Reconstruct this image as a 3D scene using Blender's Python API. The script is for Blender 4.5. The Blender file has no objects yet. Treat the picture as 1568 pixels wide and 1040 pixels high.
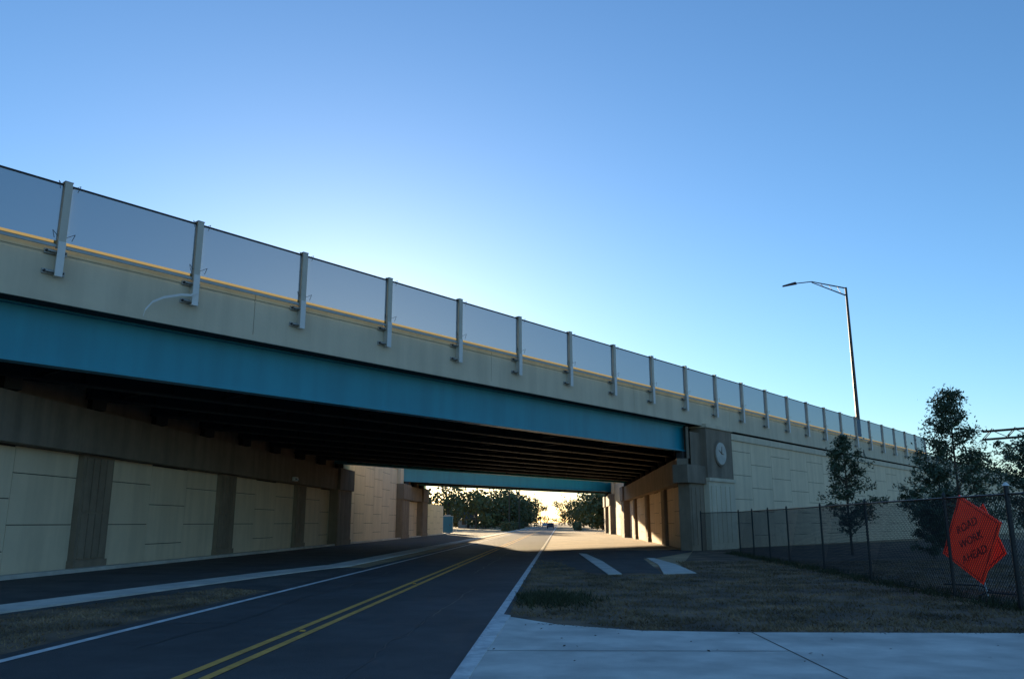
import bpy, math, random
from mathutils import Vector, Matrix
random.seed(7)
R=random.Random(11)
scene=bpy.context.scene

# ------------------------------------------------------------------ materials
def mat(name,c1,c2=None,scale=1.0,rough=0.85,bump=0.0,bscale=None,metal=0.0,stain=0.0,detail=6,streak=False,sscale=0.35):
    m=bpy.data.materials.new(name); m.use_nodes=True
    nt=m.node_tree; N=nt.nodes; L=nt.links
    b=N['Principled BSDF']; b.inputs['Roughness'].default_value=rough; b.inputs['Metallic'].default_value=metal
    if c2 is None: c2=tuple(v*0.85 for v in c1)
    geo=N.new('ShaderNodeNewGeometry')
    src=geo.outputs['Position']
    n=N.new('ShaderNodeTexNoise'); n.inputs['Scale'].default_value=scale; n.inputs['Detail'].default_value=detail
    n.inputs['Roughness'].default_value=0.65
    L.new(src,n.inputs['Vector'])
    r=N.new('ShaderNodeValToRGB'); r.color_ramp.elements[0].position=0.32; r.color_ramp.elements[1].position=0.68
    r.color_ramp.elements[0].color=(*c2,1); r.color_ramp.elements[1].color=(*c1,1)
    L.new(n.outputs['Fac'],r.inputs['Fac'])
    out=r.outputs['Color']
    if stain>0:
        mp=N.new('ShaderNodeMapping'); L.new(src,mp.inputs['Vector'])
        mp.inputs['Scale'].default_value=(1.1,1.1,0.12) if streak else (sscale,)*3
        n2=N.new('ShaderNodeTexNoise'); n2.inputs['Scale'].default_value=1.3; n2.inputs['Detail'].default_value=5
        L.new(mp.outputs[0],n2.inputs['Vector'])
        r2=N.new('ShaderNodeValToRGB'); r2.color_ramp.elements[0].position=0.35; r2.color_ramp.elements[1].position=0.6
        v=1-stain
        r2.color_ramp.elements[0].color=(v,v,v,1); r2.color_ramp.elements[1].color=(1,1,1,1)
        L.new(n2.outputs['Fac'],r2.inputs['Fac'])
        mx=N.new('ShaderNodeMix'); mx.data_type='RGBA'; mx.blend_type='MULTIPLY'; mx.inputs[0].default_value=1
        L.new(out,mx.inputs[6]); L.new(r2.outputs['Color'],mx.inputs[7]); out=mx.outputs[2]
    L.new(out,b.inputs['Base Color'])
    if bump>0:
        n3=N.new('ShaderNodeTexNoise'); n3.inputs['Scale'].default_value=bscale or scale*6; n3.inputs['Detail'].default_value=4
        L.new(src,n3.inputs['Vector'])
        bp_=N.new('ShaderNodeBump'); bp_.inputs['Strength'].default_value=bump; bp_.inputs['Distance'].default_value=0.02
        L.new(n3.outputs['Fac'],bp_.inputs['Height']); L.new(bp_.outputs[0],b.inputs['Normal'])
    return m

M={}
M['conc_panel']=mat('concrete_panel',(0.78,0.63,0.44),(0.71,0.575,0.40),0.6,0.9,0.3,9,stain=0.12,streak=True)
M['conc_joint']=mat('concrete_joint',(0.05,0.045,0.04),rough=1)
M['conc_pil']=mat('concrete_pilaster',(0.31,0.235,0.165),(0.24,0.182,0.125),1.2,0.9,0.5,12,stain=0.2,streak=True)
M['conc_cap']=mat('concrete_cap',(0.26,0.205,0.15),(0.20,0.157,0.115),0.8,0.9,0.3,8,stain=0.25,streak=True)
M['conc_bar']=mat('concrete_barrier',(0.66,0.565,0.42),(0.60,0.515,0.38),0.5,0.85,0.2,10,stain=0.12,streak=True)
M['conc_light']=mat('concrete_pale',(0.66,0.62,0.54),(0.50,0.47,0.42),1.5,0.9,0.4,20,stain=0.22)
M['drive']=mat('concrete_driveway',(0.74,0.70,0.63),(0.56,0.53,0.48),0.9,0.85,0.5,40,stain=0.30,detail=10,sscale=0.6)
M['asphalt']=mat('asphalt',(0.066,0.066,0.068),(0.036,0.036,0.038),1.2,0.72,0.9,60,stain=0.4,detail=14,sscale=0.25)
M['tar']=mat('tar_seal',(0.018,0.018,0.018),rough=0.45)
M['asphalt2']=mat('asphalt_path',(0.080,0.076,0.07),(0.045,0.045,0.045),0.9,0.9,0.9,50,stain=0.35,detail=12)
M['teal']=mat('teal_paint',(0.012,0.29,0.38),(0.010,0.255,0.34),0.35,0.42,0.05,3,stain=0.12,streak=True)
M['tealdark']=mat('shaded_girder_paint',(0.016,0.024,0.030),(0.010,0.017,0.022),0.5,0.7)  # inner girders: same teal paint, with under-deck shade put into the colour
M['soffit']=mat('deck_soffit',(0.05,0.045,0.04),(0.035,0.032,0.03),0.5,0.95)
M['white']=mat('white_road_paint',(0.80,0.79,0.76),(0.50,0.50,0.49),5,0.7,0.2,30,stain=0.25,detail=10,sscale=1.5)
M['yellow']=mat('yellow_road_paint',(0.85,0.42,0.07),(0.60,0.28,0.04),4,0.7,0.2,30,detail=10,stain=0.25,sscale=1.5)
M['galv']=mat('galvanised_steel',(0.42,0.43,0.42),(0.34,0.35,0.345),2,0.5,metal=0.25)
M['galvlight']=mat('painted_post_steel',(0.55,0.51,0.43),(0.48,0.44,0.37),2,0.55)
M['dark']=mat('black_steel',(0.018,0.018,0.02),rough=0.5)
M['pole']=mat('bronze_pole',(0.035,0.03,0.028),rough=0.5)
M['dirt']=mat('dirt_ground',(0.52,0.36,0.20),(0.30,0.21,0.11),0.35,1.0,1.0,8,stain=0.35,detail=12)
M['grassg']=mat('dry_grass_ground',(0.24,0.150,0.090),(0.095,0.066,0.042),0.9,1.0,1.0,14,stain=0.5,detail=14)
M['blade']=mat('grass_blades',(0.36,0.235,0.13),(0.13,0.095,0.050),0.9,0.9,stain=0.45,detail=10)
M['weed']=mat('weed_blades',(0.06,0.065,0.025),(0.03,0.035,0.015),3,0.9)
M['leaf']=mat('leaf_dark',(0.095,0.125,0.065),(0.042,0.062,0.032),1.1,0.6)
M['leaf2']=mat('leaf_far',(0.13,0.14,0.045),(0.045,0.06,0.022),0.12,0.7)
M['bark']=mat('bark',(0.10,0.075,0.055),(0.05,0.04,0.03),6,0.95,0.6,20)
M['orange']=mat('orange_sign',(0.98,0.075,0.02),(0.90,0.06,0.015),3,0.45)
_b=M['orange'].node_tree.nodes['Principled BSDF']; _b.inputs['Emission Color'].default_value=(1,0.05,0.02,1); _b.inputs['Emission Strength'].default_value=0.10  # small glow added to imitate daylight-fluorescent fabric
M['black']=mat('black_letters',(0.10,0.012,0.01),rough=0.7)
M['housew']=mat('white_siding',(0.5,0.48,0.43),(0.42,0.40,0.36),1,0.9)
M['roof']=mat('shingle_roof',(0.10,0.085,0.075),(0.06,0.05,0.05),3,0.95)
M['glass']=mat('dark_glass',(0.02,0.025,0.03),rough=0.1)
M['carpaint']=mat('car_paint_dark',(0.05,0.055,0.065),rough=0.3)
M['carpaint2']=mat('car_paint_silver',(0.4,0.4,0.42),rough=0.3)
M['rubber']=mat('rubber',(0.02,0.02,0.02),rough=0.9)
M['tealplastic']=mat('teal_plastic',(0.02,0.17,0.26),rough=0.5)
M['tape']=mat('white_strap',(0.75,0.73,0.70),rough=0.6)
def lampmat(n,c):
    m=bpy.data.materials.new(n); m.use_nodes=True
    m.node_tree.nodes['Principled BSDF'].inputs['Base Color'].default_value=(*c,1)
    return m
M['red']=lampmat('red_lens',(0.5,0.01,0.01))
m=bpy.data.materials.new('fine_mesh_screen'); m.use_nodes=True
nt=m.node_tree; nt.nodes.clear()
o=nt.nodes.new('ShaderNodeOutputMaterial'); mx=nt.nodes.new('ShaderNodeMixShader'); t=nt.nodes.new('ShaderNodeBsdfTransparent'); d=nt.nodes.new('ShaderNodeBsdfDiffuse')
d.inputs[0].default_value=(0.19,0.26,0.31,1); mx.inputs[0].default_value=0.80; t.inputs[0].default_value=(0.85,0.95,1.0,1)
nt.links.new(t.outputs[0],mx.inputs[1]); nt.links.new(d.outputs[0],mx.inputs[2]); nt.links.new(mx.outputs[0],o.inputs[0])
M['screen']=m
m=bpy.data.materials.new('sun_rim_translucent'); m.use_nodes=True
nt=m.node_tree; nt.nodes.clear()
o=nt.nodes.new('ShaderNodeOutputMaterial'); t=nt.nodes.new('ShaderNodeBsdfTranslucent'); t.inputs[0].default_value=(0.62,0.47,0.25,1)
nt.links.new(t.outputs[0],o.inputs[0]); M['sunrim']=m  # added strip, its warm colour stands in for the sunlit parapet rim

# ------------------------------------------------------------------ builder
class Bd:
    def __init__(s): s.v=[];s.f=[];s.m=[];s.ms=[]
    def mi(s,k):
        if k not in s.ms: s.ms.append(k)
        return s.ms.index(k)
    def hexa(s,c,k):
        i=len(s.v); s.v+= [tuple(p) for p in c]; mi=s.mi(k)
        for f in ((0,3,2,1),(4,5,6,7),(0,1,5,4),(1,2,6,5),(2,3,7,6),(3,0,4,7)):
            s.f.append(tuple(i+j for j in f)); s.m.append(mi)
    def box(s,fn,a0,a1,d0,d1,z0,z1,k):
        s.hexa([fn(a0,d0,z0),fn(a1,d0,z0),fn(a1,d1,z0),fn(a0,d1,z0),fn(a0,d0,z1),fn(a1,d0,z1),fn(a1,d1,z1),fn(a0,d1,z1)],k)
    def prism(s,poly,z0,z1,k):
        i=len(s.v); n=len(poly); mi=s.mi(k)
        s.v+=[(p[0],p[1],z0) for p in poly]+[(p[0],p[1],z1) for p in poly]
        s.f.append(tuple(i+j for j in range(n))[::-1]); s.m.append(mi)
        s.f.append(tuple(i+n+j for j in range(n))); s.m.append(mi)
        for j in range(n):
            q=(j+1)%n; s.f.append((i+j,i+q,i+n+q,i+n+j)); s.m.append(mi)
    def extr(s,fn,a0,a1,sec,k):
        i=len(s.v); n=len(sec); mi=s.mi(k)
        s.v+=[fn(a0,d,z) for d,z in sec]+[fn(a1,d,z) for d,z in sec]
        s.f.append(tuple(i+j for j in range(n))); s.m.append(mi)
        s.f.append(tuple(i+n+j for j in range(n))[::-1]); s.m.append(mi)
        for j in range(n):
            q=(j+1)%n; s.f.append((i+j,i+n+j,i+n+q,i+q)); s.m.append(mi)
    def sheet(s,poly,z,k):
        i=len(s.v); s.v+=[(p[0],p[1],z) for p in poly]; s.f.append(tuple(range(i,i+len(poly)))); s.m.append(s.mi(k))
    def tube(s,p0,p1,r0,r1,k,n=8,cap=True):
        p0=Vector(p0);p1=Vector(p1);d=(p1-p0)
        if d.length<1e-6: return
        d.normalize(); a=d.orthogonal().normalized(); b=d.cross(a); i=len(s.v); mi=s.mi(k)
        for p,r in((p0,r0),(p1,r1)):
            for j in range(n):
                t=2*math.pi*j/n; s.v.append(tuple(p+a*math.cos(t)*r+b*math.sin(t)*r))
        for j in range(n):
            q=(j+1)%n; s.f.append((i+j,i+q,i+n+q,i+n+j)); s.m.append(mi)
        if cap:
            s.f.append(tuple(i+j for j in range(n))[::-1]); s.m.append(mi)
            s.f.append(tuple(i+n+j for j in range(n))); s.m.append(mi)
    def quad(s,c,n,size,k,asp=0.6):
        n=Vector(n).normalized(); a=n.orthogonal().normalized(); b=n.cross(a)
        t=R.random()*6.28; u=(a*math.cos(t)+b*math.sin(t))*size; w=(b*math.cos(t)-a*math.sin(t))*size*asp
        c=Vector(c); i=len(s.v); s.v+=[tuple(c-u),tuple(c-w),tuple(c+u),tuple(c+w)]
        s.f.append((i,i+1,i+2,i+3)); s.m.append(s.mi(k))
    def obj(s,name,parent=None,fix=True):
        me=bpy.data.meshes.new(name); me.from_pydata(s.v,[],s.f)
        for k in s.ms: me.materials.append(M[k])
        me.polygons.foreach_set('material_index',s.m); me.update()
        if fix:
            import bmesh
            bm=bmesh.new(); bm.from_mesh(me); bmesh.ops.recalc_face_normals(bm,faces=bm.faces); bm.to_mesh(me); bm.free()
        ob=bpy.data.objects.new(name,me); scene.collection.objects.link(ob)
        if parent: ob.parent=parent
        return ob
def empty(name):
    e=bpy.data.objects.new(name,None); scene.collection.objects.link(e); return e

# ------------------------------------------------------------------ frames
K=0.057; P0=(13.5,61.0); BX,BY=0.640,0.768
def bp(s,w,z): return (P0[0]+s*BX-w*BY, P0[1]+s*BY+w*BX, z)
OL,OR=-20.3,9.45
def rp(o,y,z=0): return (o+K*y,y,z)
fL=lambda a,d,z:(OL+d+K*a,a,z)
fR=lambda a,d,z:(OR-d+K*a,a,z)
fF=lambda a,d,z:bp(a,-d,z)
def sL(w,o=OL): return -(P0[0]-K*P0[1]-o-w*(BY+K*BX))/(BX-K*BY)
def yL(w): return P0[1]+sL(w)*BY+w*BX
def sR(w): return sL(w,OR)
def yR(w): return P0[1]+sR(w)*BY+w*BX
W1,W2,W3=32.0,50.0,59.0

def panels(B,fn,a0,a1,z0,z1,cw=4.0,ph=1.9,k='conc_panel',th=0.05):
    g=0.017; n=max(1,round((a1-a0)/cw)); cw=(a1-a0)/n
    for i in range(n):
        x0=a0+i*cw+g; x1=a0+(i+1)*cw-g
        z=z0-(ph/2 if i%2 else 0)
        while z<z1:
            lo=max(z,z0)+g; hi=min(z+ph,z1)-g
            if hi-lo>0.08: B.box(fn,x0,x1,0.0,th+R.uniform(-.004,.004),lo,hi,k)
            z+=ph
    B.box(fn,a0,a1,-0.3,-0.002,z0,z1,'conc_joint')
def pilaster(B,fn,a0,a1,z0,z1,d=0.28,k='conc_pil',ribs=4):
    B.box(fn,a0,a1,-0.05,d,z0,z1,k)
    B.box(fn,a0-0.06,a1+0.06,-0.04,d+0.07,z0,z0+0.45,k)
    w=(a1-a0-0.3)/ribs
    mid=(z0+z1)/2
    for (q0,q1) in ((z0+0.52,mid-0.04),(mid+0.04,z1-0.12)):
        for i in range(ribs):
            B.box(fn,a0+0.15+i*w+0.05,a0+0.15+(i+1)*w-0.05,d-0.01,d+0.06,q0,q1,k)

# ------------------------------------------------------------------ ground
g=Bd(); S=4000
g.sheet([(-S,-S),(S,-S),(S,S),(-S,S)],0,'dirt'); g.obj('ground',fix=False)
road=Bd()
def strip(B,o0,o1,y0,y1,z,k,n=1):
    for i in range(n):
        ya=y0+(y1-y0)*i/n; yb=y0+(y1-y0)*(i+1)/n
        B.sheet([rp(o0,ya)[:2],rp(o1,ya)[:2],rp(o1,yb)[:2],rp(o0,yb)[:2]],z,k)
strip(road,-8.75,-1.15,-40,900,0.012,'asphalt')
road.obj('road',fix=False)
def line(B,p,q,w,z,k):
    d=Vector((q[0]-p[0],q[1]-p[1])).normalized(); n=Vector((-d.y,d.x))*w/2
    B.sheet([(p[0]-n.x,p[1]-n.y),(q[0]-n.x,q[1]-n.y),(q[0]+n.x,q[1]+n.y),(p[0]+n.x,p[1]+n.y)],z,k)
tr=Bd()
for o_,y0,y1 in ((-2.9,6,26),(-6.9,14,38),(-3.4,34,60)):
    y=y0; x=o_
    while y<y1:
        nx=x+R.gauss(0,.05)+(o_-x)*.1; line(tr,rp(x,y),rp(nx,y+.5),R.uniform(.015,.035),0.016,'tar'); x=nx; y+=.5
for y0 in (17.3,27.5,41):
    x=-8.2
    y=y0
    while x<-1.6:
        ny=y+R.gauss(0,.06); line(tr,rp(x,y),rp(x+.3,ny),R.uniform(.012,.03),0.0165,'tar'); y=ny; x+=.3
tr.obj('road_crack_sealant',fix=False)
mk=Bd()
strip(mk,-1.45,-1.26,-40,700,0.020,'white')
strip(mk,-8.3,-8.12,-40,700,0.020,'white')
strip(mk,-4.72,-4.57,-40,700,0.020,'yellow'); strip(mk,-5.08,-4.93,-40,700,0.020,'yellow')
for i in range(14):
    y=16+i*12.0
    mk.hexa([rp(-4.88,y,0.02),rp(-4.77,y,0.02),rp(-4.77,y+.11,0.02),rp(-4.88,y+.11,0.02),rp(-4.86,y+.02,0.04),rp(-4.79,y+.02,0.04),rp(-4.79,y+.09,0.04),rp(-4.86,y+.09,0.04)],'yellow')
mk.obj('road_markings',fix=False)

gr=Bd()
gr.sheet([(-0.25,18.3),(2.4,16.0),(4.4,15.75),(9.5,15.7),(60,15.4),(60,110),bp(6,-0.1,0)[:2],bp(-1,-0.1,0)[:2],(9.5,46),(7.5,38),(4.5,40),(3.0,46),rp(-1.15,45)[:2],rp(-1.15,22)[:2]],0.006,'grassg')
gr.sheet([(-7.9,12.6),(-7.2,25.3),(-9.0,26.5),(-11.0,19.2),(-16,4),(-8.3,4)],0.014,'grassg')
gr.obj('grass_lawn',fix=False)

dr=Bd()
dr.prism([(-1.35,-6),(40,-6),(40,15.4),(9.5,15.7),(4.4,15.8),(2.4,16.05),(0.9,17.0),(-0.22,18.6),(-0.72,11.4)],-0.05,0.030,'drive')
dr.hexa([(-1.42,0,0),(-1.18,0,0),(-0.55,11.4,0),(-0.78,11.4,0),(-1.42,0,0.045),(-1.18,0,0.045),(-0.55,11.4,0.045),(-0.78,11.4,0.045)],'white')
dr.hexa([(-0.78,11.4,0),(-0.55,11.4,0),(-0.03,18.5,0),(-0.25,18.8,0),(-0.78,11.4,0.045),(-0.55,11.4,0.045),(-0.03,18.5,0.045),(-0.25,18.8,0.045)],'white')
for p,q in (((4.4,15.8),(4.1,-2)),((-0.62,13.6),(4.36,13.55)),((9.3,15.6),(9.2,0)),((4.33,10.4),(9.25,10.4))):
    line(dr,p,q,0.025,0.034,'conc_joint')
dr.obj('concrete_driveway')

lp=Bd()
strip(lp,-19.9,-10.6,-10,150,0.010,'asphalt2')
lp.sheet([(-7.2,25.4),(-9.0,26.6),(-9.9,32),(-8.2,38.0),rp(-8.75,38)[:2],rp(-8.75,27)[:2]],0.011,'asphalt2')
lp.obj('asphalt_path',fix=False)
sw=Bd()
pts=[(-17.6,2),(-12.0,18.8),(-10.6,27.0),(-9.3,34.0),(-8.0,39.5)]
for a,b in zip(pts[:-1],pts[1:]):
    sw.prism([(a[0]-0.75,a[1]),(a[0]+0.55,a[1]),(b[0]+0.55,b[1]),(b[0]-0.75,b[1])],-0.02,0.05,'conc_light')
sw.prism([rp(-10.9,39.5)[:2],rp(-9.75,39.5)[:2],rp(-9.75,400)[:2],rp(-10.9,400)[:2]],-0.02,0.05,'conc_light')
sw.obj('sidewalk')
kb=Bd(); kb.box(fL,10,150,0.35,0.75,-0.02,0.16,'conc_light'); kb.obj('kerb')
s2=Bd()
s2.prism([(3.75,33),(4.3,33.2),(4.7,44),(4.75,54),(4.35,55)],-0.02,0.035,'conc_light')
s2.prism([(5.95,33.2),(7.35,33.8),(7.9,41),(8.0,47.6),(7.6,47.8),(7.0,40.5)],-0.02,0.035,'conc_light')
for y in (37,41,45,49): 
    t=(y-33)/21; line(s2,(3.6+.75*t,y),(4.4+.55*t,y),0.03,0.039,'conc_joint')
s2.obj('sidewalk')
ap=Bd(); ap.sheet([(4.3,33.6),(5.2,34.2),(5.95,33.6),(7.4,47.6),(8.2,48.0),(12.2,57.5),(12.9,60.2),(13.0,63),(9,61),(5.2,62.5),rp(-1.15,60)[:2],rp(-1.15,38)[:2],(3.6,33.6)],0.013,'asphalt2'); ap.obj('asphalt_path',fix=False)

# ------------------------------------------------------------------ abutments
def abut(name,fn,side):
    B=Bd(); yy=yL if side=='L' else yR
    if side=='L':
        poly=[bp(-400,0.35,0)[:2],fn(yy(0.35),-0.31,0)[:2],fn(yy(W3-.3),-0.31,0)[:2],bp(-400,W3-.3,0)[:2]]
    else:
        poly=[fn(yy(0.35),-0.31,0)[:2],bp(400,0.35,0)[:2],bp(400,W3-.3,0)[:2],fn(yy(W3-.3),-0.31,0)[:2]]
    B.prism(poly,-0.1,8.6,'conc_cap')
    for (wa,wb) in ((0,W1),(W2,W3)):
        ya,yb=yy(wa)+0.5,yy(wb)-0.5
        if side=='L': starts=[y for y in (35.9+14.3*i for i in range(-2,9)) if ya+1<y<yb-4]
        else: starts=[y for y in (ya+13+14.3*i for i in range(0,9)) if ya+1<y<yb-4]
        cur=ya
        for y in starts:
            if y-cur>1: panels(B,fn,cur,y-1.2,0,4.8)
            pilaster(B,fn,y-1.2,y+1.2,0,4.8); cur=y+1.2
        panels(B,fn,cur,yb,0,4.8)
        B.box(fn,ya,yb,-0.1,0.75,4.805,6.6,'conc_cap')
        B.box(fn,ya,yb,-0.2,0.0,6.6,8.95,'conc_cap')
        for yt,big in ((yy(wa),0),(yy(wb),1)):
            if side=='R' and wa==0 and big==0: continue
            pilaster(B,fn,yt-2.4,yt+2.4,0,4.8,0.8,'conc_pil',6)
            B.box(fn,yt-2.5,yt+2.5,-0.04,1.0,4.81,6.7,'conc_cap')
            if not(wa==0 and big==0): 
                B.box(fn,yt+(0.4 if big else -2.4),yt+(2.4 if big else -0.4),-0.03,0.5,6.7,8.9,'conc_panel')
    panels(B,fn,yy(W1)+2.4,yy(W2)-2.4,0,8.5)
    B.box(fn,yy(W1)+2.4,yy(W2)-2.4,-0.3,0.15,8.5,9.3,'conc_bar')
    y0=yy(W3)+2.4; y1=y0+ (22 if side=='L' else 10)
    panels(B,fn,y0,y1,0,4.8 if side=='L' else 4.0)
    return B.obj(name)
abut('bridge_abutment_wall',fL,'L')
abut('bridge_abutment_wall',fR,'R')
wl=Bd(); wl.box(fL,60.6,61.3,0.75,0.95,4.95,5.25,'tape'); wl.box(fL,60.7,61.2,0.95,1.02,4.98,5.15,'glass'); wl.obj('wall_light')

rw=Bd()
panels(rw,fF,5.72,230,0,8.45,cw=4.2,ph=1.9)
rw.box(fF,5.72,230,-0.3,0.16,8.45,8.95,'conc_bar')
rw.obj('retaining_wall')
rw=Bd()
panels(rw,fF,-160,-52.5,0,8.45,cw=4.2,ph=1.9); rw.box(fF,-160,-52.5,-0.3,0.16,8.45,8.95,'conc_bar')
rw.obj('retaining_wall')

ep=Bd()
ep.box(fF,-0.95,1.3,-0.9,0.02,0,4.8,'conc_pil')
for i in range(3): ep.box(fF,-0.75+i*0.68,-0.25+i*0.68,0.02,0.07,0.4,4.5,'conc_pil')
ep.box(fF,-1.6,1.45,-0.95,0.25,4.8,6.1,'conc_cap')
ep.box(fF,1.3,5.7,-0.9,0.45,0,5.0,'conc_bar')
for i in range(5): ep.box(fF,1.62+i*0.78,2.2+i*0.78,0.45,0.50,0.5,4.7,'conc_bar')
ep.box(fF,1.25,5.76,-0.95,0.56,5.0,5.25,'conc_bar')
ep.box(fF,1.3,5.7,-0.9,0.40,5.25,9.0,'conc_cap')
ep.box(fF,1.2,5.8,-0.95,0.50,9.0,9.28,'conc_bar')
c=Vector(bp(3.5,-0.40,7.15)); nn=Vector((BY,-BX,0)); 
ep.tube(c,c+nn*0.10,1.0,1.0,'conc_cap',36); ep.tube(c+nn*0.10,c+nn*0.14,0.86,0.84,'conc_light',36)
bb=Vector((BX,BY,0)); up=Vector((0,0,1)); cc=c+nn*0.15
ep.tube(cc,cc+up*0.55+bb*0.1,0.05,0.02,'conc_cap',6); ep.tube(cc,cc+bb*0.4-up*0.05,0.05,0.02,'conc_cap',6); ep.tube(cc,cc+up*0.25-bb*0.45,0.05,0.02,'conc_cap',6)
ep.obj('bridge_pilaster')
ep=Bd(); ep.box(fF,-56,-51.0,-0.9,0.4,0,9.0,'conc_cap'); ep.box(fF,-56.1,-50.9,-0.95,0.50,9.0,9.28,'conc_bar'); ep.obj('bridge_pilaster')

# ------------------------------------------------------------------ bridges
def bridge(name,wa,wb):
    E=empty(name)
    D=Bd(); 
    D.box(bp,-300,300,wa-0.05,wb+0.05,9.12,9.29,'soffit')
    D.box(bp,-300,300,wa-0.15,wa-0.051,9.13,9.36,'conc_bar')
    D.obj('deck',E)
    bar=Bd()
    sec=[(wa-0.12,9.361),(wa-0.12,10.72),(wa-0.08,10.75),(wa-0.08,10.80),(wa-0.12,10.83),(wa-0.12,11.12),(wa+0.18,11.12),(wa+0.25,10.2),(wa+0.5,9.361)]
    s=-300
    while s<300:
        e=s+14.58; bar.extr(bp,s+0.012,e-0.012,sec,'conc_bar'); s=e
    sec2=[(wb+0.12,9.30),(wb+0.12,10.9),(wb-0.18,10.9),(wb-0.5,9.30)]
    bar.extr(bp,-300,300,sec2,'conc_bar')
    bar.obj('parapet_barrier',E)
    G=Bd(); n=round((wb-wa-1.6)/3.3)
    for i in range(n+1):
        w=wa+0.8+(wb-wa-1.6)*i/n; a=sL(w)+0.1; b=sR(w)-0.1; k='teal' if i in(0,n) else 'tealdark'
        G.box(bp,a,b,w-0.02,w+0.02,7.22,9.06,k)
        G.box(bp,a,b,w-0.28,w+0.28,7.14,7.22,k)
        G.box(bp,a,b,w-0.22,w+0.22,9.06,9.118,k)
        if i not in(0,):
            s=a+3
            while s<b-2:
                G.box(bp,s,s+0.03,w-0.2,w-0.02,7.22,9.06,k); s+=3.6
        if i<n:
            w2=w+(wb-wa-1.6)/n; s=a+6
            while s<b-4:
                G.tube(bp(s,w+.02,7.35),bp(s,w2-.02,7.35),0.06,0.06,'tealdark',4); G.tube(bp(s,w+.02,7.35),bp(s,w2-.02,8.8),0.05,0.05,'tealdark',4); G.tube(bp(s,w+.02,8.8),bp(s,w2-.02,7.35),0.05,0.05,'tealdark',4)
                s+=7.5
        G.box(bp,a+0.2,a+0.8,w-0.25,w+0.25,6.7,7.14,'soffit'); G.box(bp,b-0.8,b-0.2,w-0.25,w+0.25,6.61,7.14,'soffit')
    G.obj('girders',E)
    return E
E1=bridge('highway_bridge',0,W1)
E2=bridge('highway_bridge',W2,W3)

F=empty('bridge_screen_fence')
fp=Bd(); fs=Bd(); fa=Bd()
D_=4.86
for n in range(-6,24):
    s=-45.2+D_*n
    for w0,w1 in ((-0.46,-0.42),(-0.26,-0.22)):
        fp.box(bp,s-0.12,s+0.12,w0,w1,10.95,13.28,'galvlight')
    fp.box(bp,s-0.02,s+0.02,-0.42,-0.26,10.95,13.28,'galvlight')
    fp.box(bp,s-0.14,s+0.14,-0.47,-0.21,13.28,13.31,'galv')
    fp.box(bp,s-0.12,s+0.12,-0.50,-0.461,9.95,11.15,'tape')
    fp.box(bp,s-0.03,s+0.03,-0.46,-0.13,9.98,10.95,'galvlight')
    for z in (10.05,10.75):
        fp.box(bp,s-0.42,s+0.30,-0.2,-0.125,z,z+0.16,'galv')
        fp.box(bp,s-0.34,s+0.0,-0.34,-0.2,z+0.05,z+0.09,'galv')
        for q in (-0.37,-0.25,0.22):
            fp.tube(bp(s+q,-0.2,z+0.08),bp(s+q,-0.28,z+0.08),0.04,0.04,'dark',6)
    for z in (11.35,13.1):
        for q in (-1,1):
            fp.tube(bp(s+q*0.14,-0.4,z),bp(s+q*0.36,-0.52,z+0.13),0.010,0.010,'dark',4); fp.tube(bp(s+q*0.36,-0.52,z+0.13),bp(s+q*0.28,-0.5,z-0.12),0.010,0.010,'dark',4)
    if n<23:
        fs.v+= [bp(s+.13,-0.34,11.05),bp(s+D_-.13,-0.34,11.05),bp(s+D_-.13,-0.34,13.16),bp(s+.13,-0.34,13.16)]
        i=len(fs.v)-4; fs.f.append((i,i+1,i+2,i+3)); fs.m.append(fs.mi('screen'))
        fp.box(bp,s+.13,s+D_-.13,-0.37,-0.31,13.16,13.22,'dark')
        fp.box(bp,s+.13,s+D_-.13,-0.37,-0.31,10.96,11.05,'galv')
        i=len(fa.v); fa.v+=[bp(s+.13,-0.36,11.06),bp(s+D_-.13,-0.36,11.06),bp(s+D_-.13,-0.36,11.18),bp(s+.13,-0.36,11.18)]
        fa.f.append((i,i+1,i+2,i+3)); fa.m.append(fa.mi('sunrim'))
fp.obj('posts_and_rails',F); fs.obj('mesh_screen',F,fix=False); fa.obj('sun_rim_strip',F,fix=False)

st=Bd(); 
s0=-45.2+D_
pp=[bp(s0+0.0,-0.6,10.5),bp(s0-0.25,-0.62,10.32),bp(s0-0.7,-0.75,10.22),bp(s0-1.4,-0.85,9.95),bp(s0-1.8,-0.88,9.7),bp(s0-2.05,-0.9,9.35),bp(s0-2.1,-0.9,9.1)]
for a,b in zip(pp[:-1],pp[1:]):
    i=len(st.v); st.v+=[a,b,(b[0],b[1],b[2]-.09),(a[0],a[1],a[2]-.09)]; st.f.append((i,i+1,i+2,i+3)); st.m.append(st.mi('tape'))
st.obj('loose_strap',fix=False)

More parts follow.
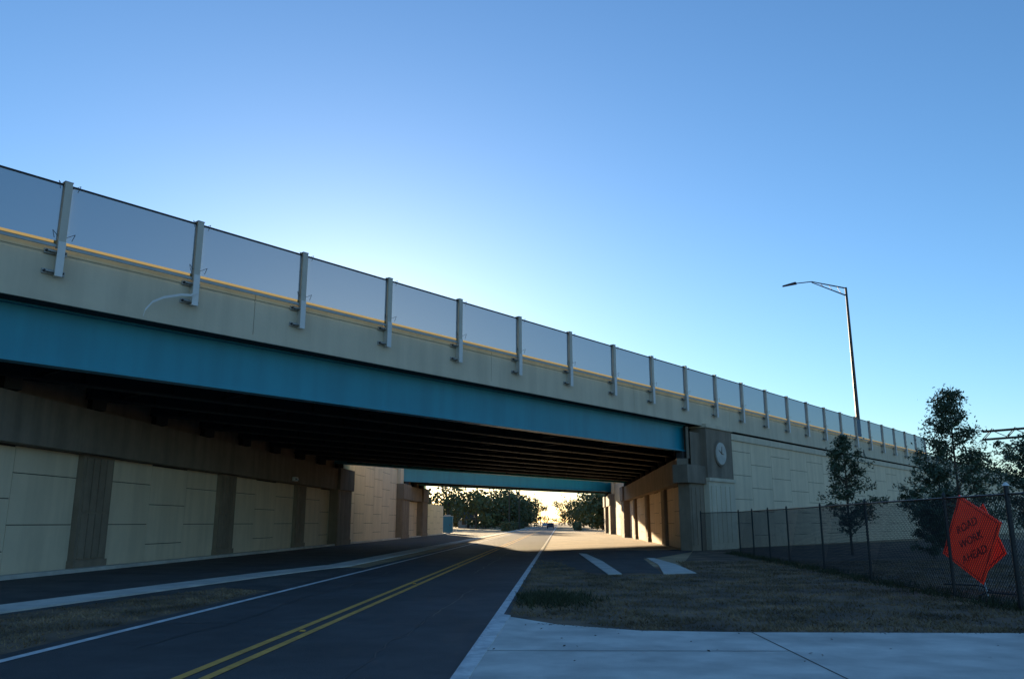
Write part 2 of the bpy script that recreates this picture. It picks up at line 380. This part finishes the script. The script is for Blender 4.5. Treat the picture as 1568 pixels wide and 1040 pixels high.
# ------------------------------------------------------------------ street lamp on bridge
sl=Bd(); px,py=39.1,92.0
sl.tube((px,py,9.2),(px,py,28.8),0.24,0.13,'pole',12); sl.tube((px,py,9.2),(px,py,9.9),0.38,0.34,'pole',12)
d=Vector((-BY,BX,0)); top=Vector((px,py,28.5))
e=top+d*6.0+up*1.9
k1=top+d*3.9+up*1.75
sl.tube(top+up*0.2,k1,0.08,0.06,'pole',6); sl.tube(top-up*0.7,k1-up*0.1,0.08,0.05,'pole',6); sl.tube(k1,e,0.06,0.06,'pole',6)
for t in (0.25,0.5,0.75): sl.tube(top.lerp(k1,t)+up*0.2*(1-t),(top-up*.7).lerp(k1-up*.1,t-0.1),0.03,0.03,'pole',4)
h=e; n_=Vector((BX,BY,0))
sl.hexa([tuple(h+n_*.25*a+d*b+up*c_) for (a,b,c_) in ((-1,-.2,-.1),(1,-.2,-.1),(.7,1.5,-.12),(-.7,1.5,-.12),(-.8,-.2,.16),(.8,-.2,.16),(.4,1.4,.02),(-.4,1.4,.02))],'pole')
sl.obj('street_lamp')

og=Bd(); dd=Vector((BY,-BX,0))
A=Vector((77,134,15.2)); 
for o_ in (0,1.3):
    for q in (0,1.2):
        og.tube(A+up*o_+n_*q,A+dd*26+up*(o_+0.6)+n_*q,0.13,0.13,'pole',6)
for i in range(16):
    t=i*26/16; t2=(i+1)*26/16
    for q in (0,1.2):
        a=A+dd*t+n_*q; b=A+dd*t2+n_*q
        og.tube(a+up*(1.3 if i%2 else 0),b+up*(0 if i%2 else 1.3)+up*.4,0.07,0.07,'pole',4)
og.tube(A+dd*24-up*15.2,A+dd*24+up*2.2,0.3,0.25,'pole',10)
og.obj('overhead_sign_gantry')

# ------------------------------------------------------------------ chain link fence
cf=Bd(); path=[(11.6,10.0),(11.8,19.8),(12.0,23.1),(12.5,29.5),(13.3,36),(13.95,42.4),(14.75,54.4),(13.6,60.2)]
H=2.65
for a,b in zip(path[:-1],path[1:]):
    a=Vector(a); b=Vector(b); Ls=(b-a).length; u=(b-a)/Ls
    n=1 if Ls<7 else max(1,round(Ls/3.6))
    for i in range(n+1):
        p=a+u*Ls*i/n
        if i==n and b!=Vector(path[-1]): continue
        cf.tube((p.x,p.y,0),(p.x,p.y,H+0.08),0.045,0.045,'dark',8); cf.tube((p.x,p.y,H+.08),(p.x,p.y,H+.16),0.055,0.01,'dark',8)
    cf.tube((a.x,a.y,H),(b.x,b.y,H),0.025,0.025,'dark',6); cf.tube((a.x,a.y,.08),(b.x,b.y,.08),0.01,0.01,'dark',4)
    sp=0.115; x=-H
    while x<Ls:
        for sg in (1,-1):
            t0=max(0,-x); t1=min(H,Ls-x)
            if t1>t0:
                z0,z1=(t0,t1) if sg==1 else (H-t0,H-t1)
                p=a+u*(x+t0); q=a+u*(x+t1)
                cf.tube((p.x,p.y,max(z0,.05)),(q.x,q.y,max(z1,.05)),0.0062,0.0062,'dark',3,False)
        x+=sp
cf.tube((11.8,19.8,0),(11.8,19.8,2.85),0.06,0.06,'dark',10); cf.tube((11.8,19.8,2.85),(11.8,19.8,2.93),0.085,0.03,'tape',10)
cf.obj('chain_link_fence',fix=False)

# ------------------------------------------------------------------ construction signs
def sign(loc,yaw,roll,size,txt=True,tilt=0.0):
    E=empty('road_work_sign')
    b=Bd(); s=size
    def f(x,y,z): return (x,y,z)
    b.box(f,-s/2,s/2,-0.015,0.015,-s/2,s/2,'orange')
    o=b.obj('panel',E); o.rotation_euler=(0,math.radians(45),0)
    bv=o.modifiers.new('b','BEVEL'); bv.segments=3; bv.limit_method='ANGLE'; bv.width=0.012
    fr=Bd(); q=s*0.92/2
    c4=[(0,-0.022,q*1.414),(q*1.414,-0.022,0),(0,-0.022,-q*1.414),(-q*1.414,-0.022,0)]
    for i in range(4): fr.tube(c4[i],c4[(i+1)%4],0.010,0.010,'black',4)
    fr.obj('border',E)
    ribs=Bd(); r=s*0.707
    ribs.tube((0,0.04,-r-0.3),(0,0.04,r),0.025,0.025,'galv',6); ribs.tube((-r,0.04,0),(r,0.04,0),0.025,0.025,'galv',6)
    for sx in (-1,1):
        for sy in (-1,1): ribs.tube((0,0.04,-r-0.2),(sx*0.8,0.04+sy*0.6,-r-0.45),0.02,0.02,'dark',6)
    ribs.obj('frame_and_legs',E)
    if txt:
        for i,t in enumerate(('ROAD','WORK','AHEAD')):
            cu=bpy.data.curves.new('t','FONT'); cu.body=t; cu.size=0.28*s/1.6; cu.align_x='CENTER'; cu.extrude=0.004
            cu.materials.append(M['black'])
            to=bpy.data.objects.new('lettering_'+str(i+1),cu); scene.collection.objects.link(to); to.parent=E
            to.location=(0,-0.024,(0.24-0.36*i)*s/1.6); to.rotation_euler=(math.radians(90),0,0)
    E.location=loc; E.rotation_euler=(tilt,roll,yaw)
    return E
sign((12.95,23.7,1.55),math.radians(-80),math.radians(-20),1.85,True,math.radians(-6))
sign((13.9,24.9,1.45),math.radians(-86),math.radians(16),1.6,False)

# ------------------------------------------------------------------ trees
def tree(name,base,h,wid,n,leaf=0.13,lo=0.18,seed=1,shape='cone'):
    rr=random.Random(seed); B=Bd(); x,y=base
    B.tube((x,y,-0.1),(x+rr.uniform(-.1,.1),y,h*0.5),0.035*h*0.35,0.02*h*0.35,'bark',8)
    B.tube((x,y,h*0.5),(x+rr.uniform(-.15,.15),y,h*0.97),0.02*h*0.35,0.02,'bark',6)
    clumps=[]
    nb=int(h*8)
    for i in range(nb):
        t=lo+(1-lo)*((i+rr.random())/nb)**0.95
        if shape=='cone': rad=wid/2*min(1,((1-t)**0.65)*1.35+0.08)*(0.55+0.45*min(1,(t-lo)/0.12))
        else: rad=wid/2*math.sqrt(max(0.02,1-((t-0.6)/0.45)**2))
        rad*=rr.uniform(0.45,1.2); an=rr.random()*6.283
        z0=h*t-rad*0.45; e=Vector((x+math.cos(an)*rad,y+math.sin(an)*rad,h*t+rr.uniform(-.1,.35)*rad))
        st_=Vector((x,y,max(z0,0.3)))
        B.tube(st_,e,0.03,0.008,'bark',4,False)
        for j in range(4):
            f=0.35+0.65*(j+rr.random())/4
            clumps.append((st_.lerp(e,f)+Vector((rr.gauss(0,.12),rr.gauss(0,.12),rr.gauss(0,.1))),rr.uniform(0.14,0.36)*wid/4))
    per=max(3,n//len(clumps))
    for c,r in clumps:
        for j in range(int(per*rr.uniform(0.3,1.6))):
            v=Vector((rr.gauss(0,1),rr.gauss(0,1),rr.gauss(0,.75)))*r*0.6
            B.quad(c+v,(rr.uniform(-1,1),rr.uniform(-1,1),rr.uniform(0,1.2)+.1),leaf*rr.uniform(.6,1.2),'leaf',0.42)
    return B.obj(name,fix=False)
tree('young_oak_tree',(21.0,52.0),7.2,3.9,8000,0.10,0.22,3)
tree('young_oak_tree',(25.0,46.5),9.3,6.2,13000,0.11,0.16,5)
tree('oak_tree',(33.5,52.0),7.4,6.5,12000,0.13,0.12,8,'r')
tree('oak_tree',(32.0,62.0),7.0,6.0,9000,0.14,0.1,9,'r')
tree('shrub',(23.5,47.0),3.0,2.6,4000,0.09,0.1,12,'r')
tree('shrub',(28.5,55.0),3.6,3.6,5000,0.1,0.1,14,'r')

tl=Bd(); rr=random.Random(21)
spots=[]
for i in range(44):
    y=rr.uniform(240,430); spots.append((rp(-14-rr.uniform(0,42)-max(0,(300-y)*.12),y)[0],y,rr.uniform(10,15)))
for i in range(34):
    y=rr.uniform(200,420); spots.append((rp(9+rr.uniform(0,34),y)[0],y,rr.uniform(9,15)))
for i in range(18):
    y=rr.uniform(520,680); spots.append((rp(rr.uniform(-70,-13),y)[0],y,rr.uniform(12,20)))
for i in range(16):
    y=rr.uniform(520,680); spots.append((rp(rr.uniform(3,60),y)[0],y,rr.uniform(12,20)))
for i in range(14):
    spots.append((rr.uniform(130,230),rr.uniform(60,200),rr.uniform(9,15)))
for (x,y,h) in spots:
    tl.tube((x,y,0),(x,y,h*0.6),0.35,0.2,'bark',6)
    for c in range(18):
        an=rr.random()*6.283; q=math.sqrt(rr.random())*h*0.45; cz=h*rr.uniform(0.12,0.9); cr=h*rr.uniform(0.10,0.2)
        cx=x+math.cos(an)*q; cy=y+math.sin(an)*q
        for j in range(42):
            v=Vector((rr.gauss(0,1),rr.gauss(0,1),rr.gauss(0,.8)))*cr*0.6
            tl.quad((cx+v.x,cy+v.y,max(0.2,cz+v.z)),(rr.uniform(-1,1),rr.uniform(-1,1),rr.uniform(0,1)+.1),rr.uniform(0.35,0.75),'leaf2',0.6)
tl.obj('tree_line',fix=False)
hd=Bd()
for (o0,y0,o1,y1) in ((-12.5,190,-13.5,300),(4.5,205,6,330)):
    for i in range(9000):
        t=rr.random(); y=y0+(y1-y0)*t; o=o0+(o1-o0)*t+rr.uniform(-.9,.9)
        hd.quad((rp(o,y)[0],y,rr.random()*2.1*(0.7+0.3*math.sin(y*.3))),(rr.uniform(-1,1),rr.uniform(-1,1),rr.random()),rr.uniform(.12,.3),'leaf2',.6)
hd.obj('roadside_hedge',fix=False)

def house(x,y,w,d_,h):
    E=empty('suburban_house'); f=lambda a,b,c:(x+a,y+b,c)
    b=Bd(); b.box(f,0,w,0,d_,0,h,'housew'); b.obj('walls',E)
    b=Bd(); b.extr(lambda a,dd2,z:(x+a,y+dd2,z),-0.6,w+0.6,[(-0.8,h),(d_+0.8,h),(d_/2,h+2.4)],'roof'); b.obj('roof',E)
    b=Bd()
    for i in range(3): b.box(f,w*(.12+.3*i),w*(.26+.3*i),-0.05,0.0,1.2,2.6,'glass')
    b.obj('windows',E)
    b=Bd(); b.box(f,w*.29,w*.38,-0.06,0,0,2.6,'roof'); b.obj('door',E)
house(-18,280,10,8,3.0); house(40,270,15,10,3.6)
def upole(x,y,h=13):
    b=Bd(); b.tube((x,y,0),(x,y,h),0.2,0.13,'bark',8); b.tube((x-1.2,y,h-.8),(x+1.2,y,h-.8),0.07,0.07,'bark',4)
    for q in (-1.1,0,1.1): b.tube((x+q,y,h-.75),(x+q,y,h-.45),0.05,0.05,'galv',6)
    b.obj('utility_pole')
upole(-0.7,210); upole(2.0,235); upole(26,215)
b=Bd(); f=lambda a,c,z:(-12.6+a,150+c,z)
b.box(f,0,1.9,0,1.9,0.15,3.0,'tealplastic'); b.box(f,.25,1.65,-.05,0,.3,2.75,'tealplastic'); b.box(f,-.06,1.96,-.06,1.96,3.0,3.12,'housew'); b.box(f,.4,1.5,.4,1.5,3.12,3.3,'housew'); b.box(f,1.4,1.5,-.09,-.05,1.4,1.6,'black')
b.obj('portable_toilet')

def car(x,y,k,yaw=0):
    E=empty('car'); sc=1.2
    prof=[(-2.2,.35),(-2.25,.75),(-2.1,.95),(-1.55,1.02),(-1.0,1.45),(.45,1.48),(1.15,1.0),(2.05,.85),(2.25,.6),(2.2,.35)]
    b=Bd()
    b.extr(lambda a,d2,z:(a*sc,d2*sc,z*sc),-0.88,0.88,prof,k); b.obj('body',E)
    b=Bd()
    b.hexa([(-.72*sc,-1.56*sc,1.04*sc),(.72*sc,-1.56*sc,1.04*sc),(.66*sc,-1.08*sc,1.40*sc),(-.66*sc,-1.08*sc,1.40*sc),(-.72*sc,-1.6*sc,1.06*sc),(.72*sc,-1.6*sc,1.06*sc),(.66*sc,-1.12*sc,1.42*sc),(-.66*sc,-1.12*sc,1.42*sc)],'glass')
    for sx in(-1,1): b.hexa([(sx*.885*sc,yy*sc,zz*sc) for yy,zz in((-1.3,1.05),(.9,1.05),(.4,1.4),(-.95,1.4))]+[(sx*.9*sc,yy*sc,zz*sc) for yy,zz in((-1.3,1.05),(.9,1.05),(.4,1.4),(-.95,1.4))],'glass')
    b.obj('windows',E)
    b=Bd()
    for sx in(-.8,.8):
        for yy in(-1.4,1.4): b.tube(((sx-.1)*sc,yy*sc,.34*sc),((sx+.1)*sc,yy*sc,.34*sc),.34*sc,.34*sc,'rubber',16)
    b.obj('wheels',E)
    b=Bd()
    for sx in(-1,1): b.box(lambda a,c,z:(a,c,z),sx*.7*sc-.15,sx*.7*sc+.15,-2.27*sc,-2.2*sc,.72*sc,.9*sc,'red')
    b.obj('tail_lights',E)
    E.location=(x,y,0.02); E.rotation_euler=(0,0,yaw-math.atan(K))
car(rp(-3.0,275)[0],275,'carpaint'); car(rp(-6.4,360)[0],360,'carpaint2',math.pi)

# ------------------------------------------------------------------ grass blades
def inpoly(x,y,P):
    c=False; j=len(P)-1
    for i in range(len(P)):
        if (P[i][1]>y)!=(P[j][1]>y) and x<(P[j][0]-P[i][0])*(y-P[i][1])/(P[j][1]-P[i][1])+P[i][0]: c=not c
        j=i
    return c
def blades(name,P,n,h0,h1,k='blade',pw=1.7):
    B=Bd(); mi=B.mi(k); xs=[p[0] for p in P]; ys=[p[1] for p in P]; c=0
    while c<n:
        y=min(ys)+(max(ys)-min(ys))*R.random()**pw; x=R.uniform(min(xs),max(xs))
        if not inpoly(x,y,P): continue
        c+=1
        if math.sin(x*1.7+math.sin(y*.9)*2)*math.sin(y*1.3+x*.4)<-0.15 and R.random()<.7: continue
        h=R.uniform(h0,h1); a=R.random()*6.28; w=0.010+0.0005*y
        dx,dy=math.cos(a)*w,math.sin(a)*w; lx,ly=R.gauss(0,.7)*h,R.gauss(0,.7)*h
        i=len(B.v); B.v+=[(x-dx,y-dy,0),(x+dx,y+dy,0),(x+lx,y+ly,h)]; B.f.append((i,i+1,i+2)); B.m.append(mi)
    return B.obj(name,fix=False)
PR=[(0.0,18.9),(2.5,16.25),(9.5,15.85),(22,15.8),(24,45),(8.5,44),(7.2,33),(3.2,32.5),(2.2,45),(1.3,45),(0.0,22)]
blades('grass_verge',PR,90000,0.02,0.08)
blades('grass_verge',[(-8.0,12.6),(-7.4,25.0),(-9.0,26.2),(-11.0,19.2),(-14,8),(-8.3,8)],25000,0.03,0.08)
B=Bd(); mi=B.mi('weed')
for c in range(2600):
    x=0.9+R.gauss(0,.55); y=22.3+R.gauss(0,.9); h=R.uniform(.05,.22); a=R.random()*6.28
    if x<0.15: continue
    i=len(B.v); B.v+=[(x-math.cos(a)*.02,y-math.sin(a)*.02,0),(x+math.cos(a)*.02,y+math.sin(a)*.02,0),(x+R.gauss(0,.6)*h,y+R.gauss(0,.6)*h,h)]; B.f.append((i,i+1,i+2)); B.m.append(mi)
for c in range(5000):
    y=R.uniform(18,56); x=11.6+.075*(y-18)+R.gauss(0,.25); h=R.uniform(.05,.28)*(1 if math.sin(y*1.9)>-.3 else .3); a=R.random()*6.28
    i=len(B.v); B.v+=[(x-math.cos(a)*.02,y-math.sin(a)*.02,0),(x+math.cos(a)*.02,y+math.sin(a)*.02,0),(x+R.gauss(0,.5)*h,y+R.gauss(0,.5)*h,h)]; B.f.append((i,i+1,i+2)); B.m.append(mi)
B.obj('weed_patch',fix=False)
B=Bd()
for c in range(40):
    y=R.uniform(9,17); x=R.uniform(-.3,9)
    B.quad((x,y,0.045),(R.gauss(0,.25),R.gauss(0,.25),1),R.uniform(.02,.045),'bark')
for c in range(260):
    x=R.uniform(0.5,10); y=(16.9-(x-.9)*.5 if x<2.4 else 16.1-(x-2.4)*.06)-abs(R.gauss(0,.12))
    B.quad((x,y,0.045),(R.gauss(0,.25),R.gauss(0,.25),1),R.uniform(.015,.035),'bark')
B.obj('fallen_leaves',fix=False)

# ------------------------------------------------------------------ light
AZ,EL=math.radians(-12),math.radians(6.5)
w=bpy.data.worlds.new('World'); scene.world=w; w.use_nodes=True
nt=w.node_tree; bg=nt.nodes['Background']
sky=nt.nodes.new('ShaderNodeTexSky'); sky.sky_type='NISHITA'; sky.sun_disc=False
sky.sun_elevation=EL; sky.sun_rotation=AZ; sky.air_density=1.0; sky.dust_density=0.35; sky.ozone_density=4.0
nt.links.new(sky.outputs[0],bg.inputs[0]); bg.inputs[1].default_value=0.30
sun=bpy.data.lights.new('sun','SUN'); sun.energy=15.0; sun.angle=math.radians(0.5); sun.color=(1,0.76,0.46)
so=bpy.data.objects.new('sun',sun); scene.collection.objects.link(so)
dv=Vector((math.sin(AZ)*math.cos(EL),math.cos(AZ)*math.cos(EL),math.sin(EL)))
so.rotation_euler=dv.to_track_quat('Z','Y').to_euler(); so.location=(0,0,50)

cam=bpy.data.cameras.new('camera'); cam.lens=28.7; cam.sensor_width=36; cam.clip_end=8000; cam.clip_start=0.05
co=bpy.data.objects.new('camera',cam); scene.collection.objects.link(co)
co.location=(0,0,2.0); co.rotation_euler=(math.radians(90+12.6),0,0)
scene.camera=co
scene.view_settings.view_transform='Standard'; scene.view_settings.look='None'; scene.view_settings.exposure=0
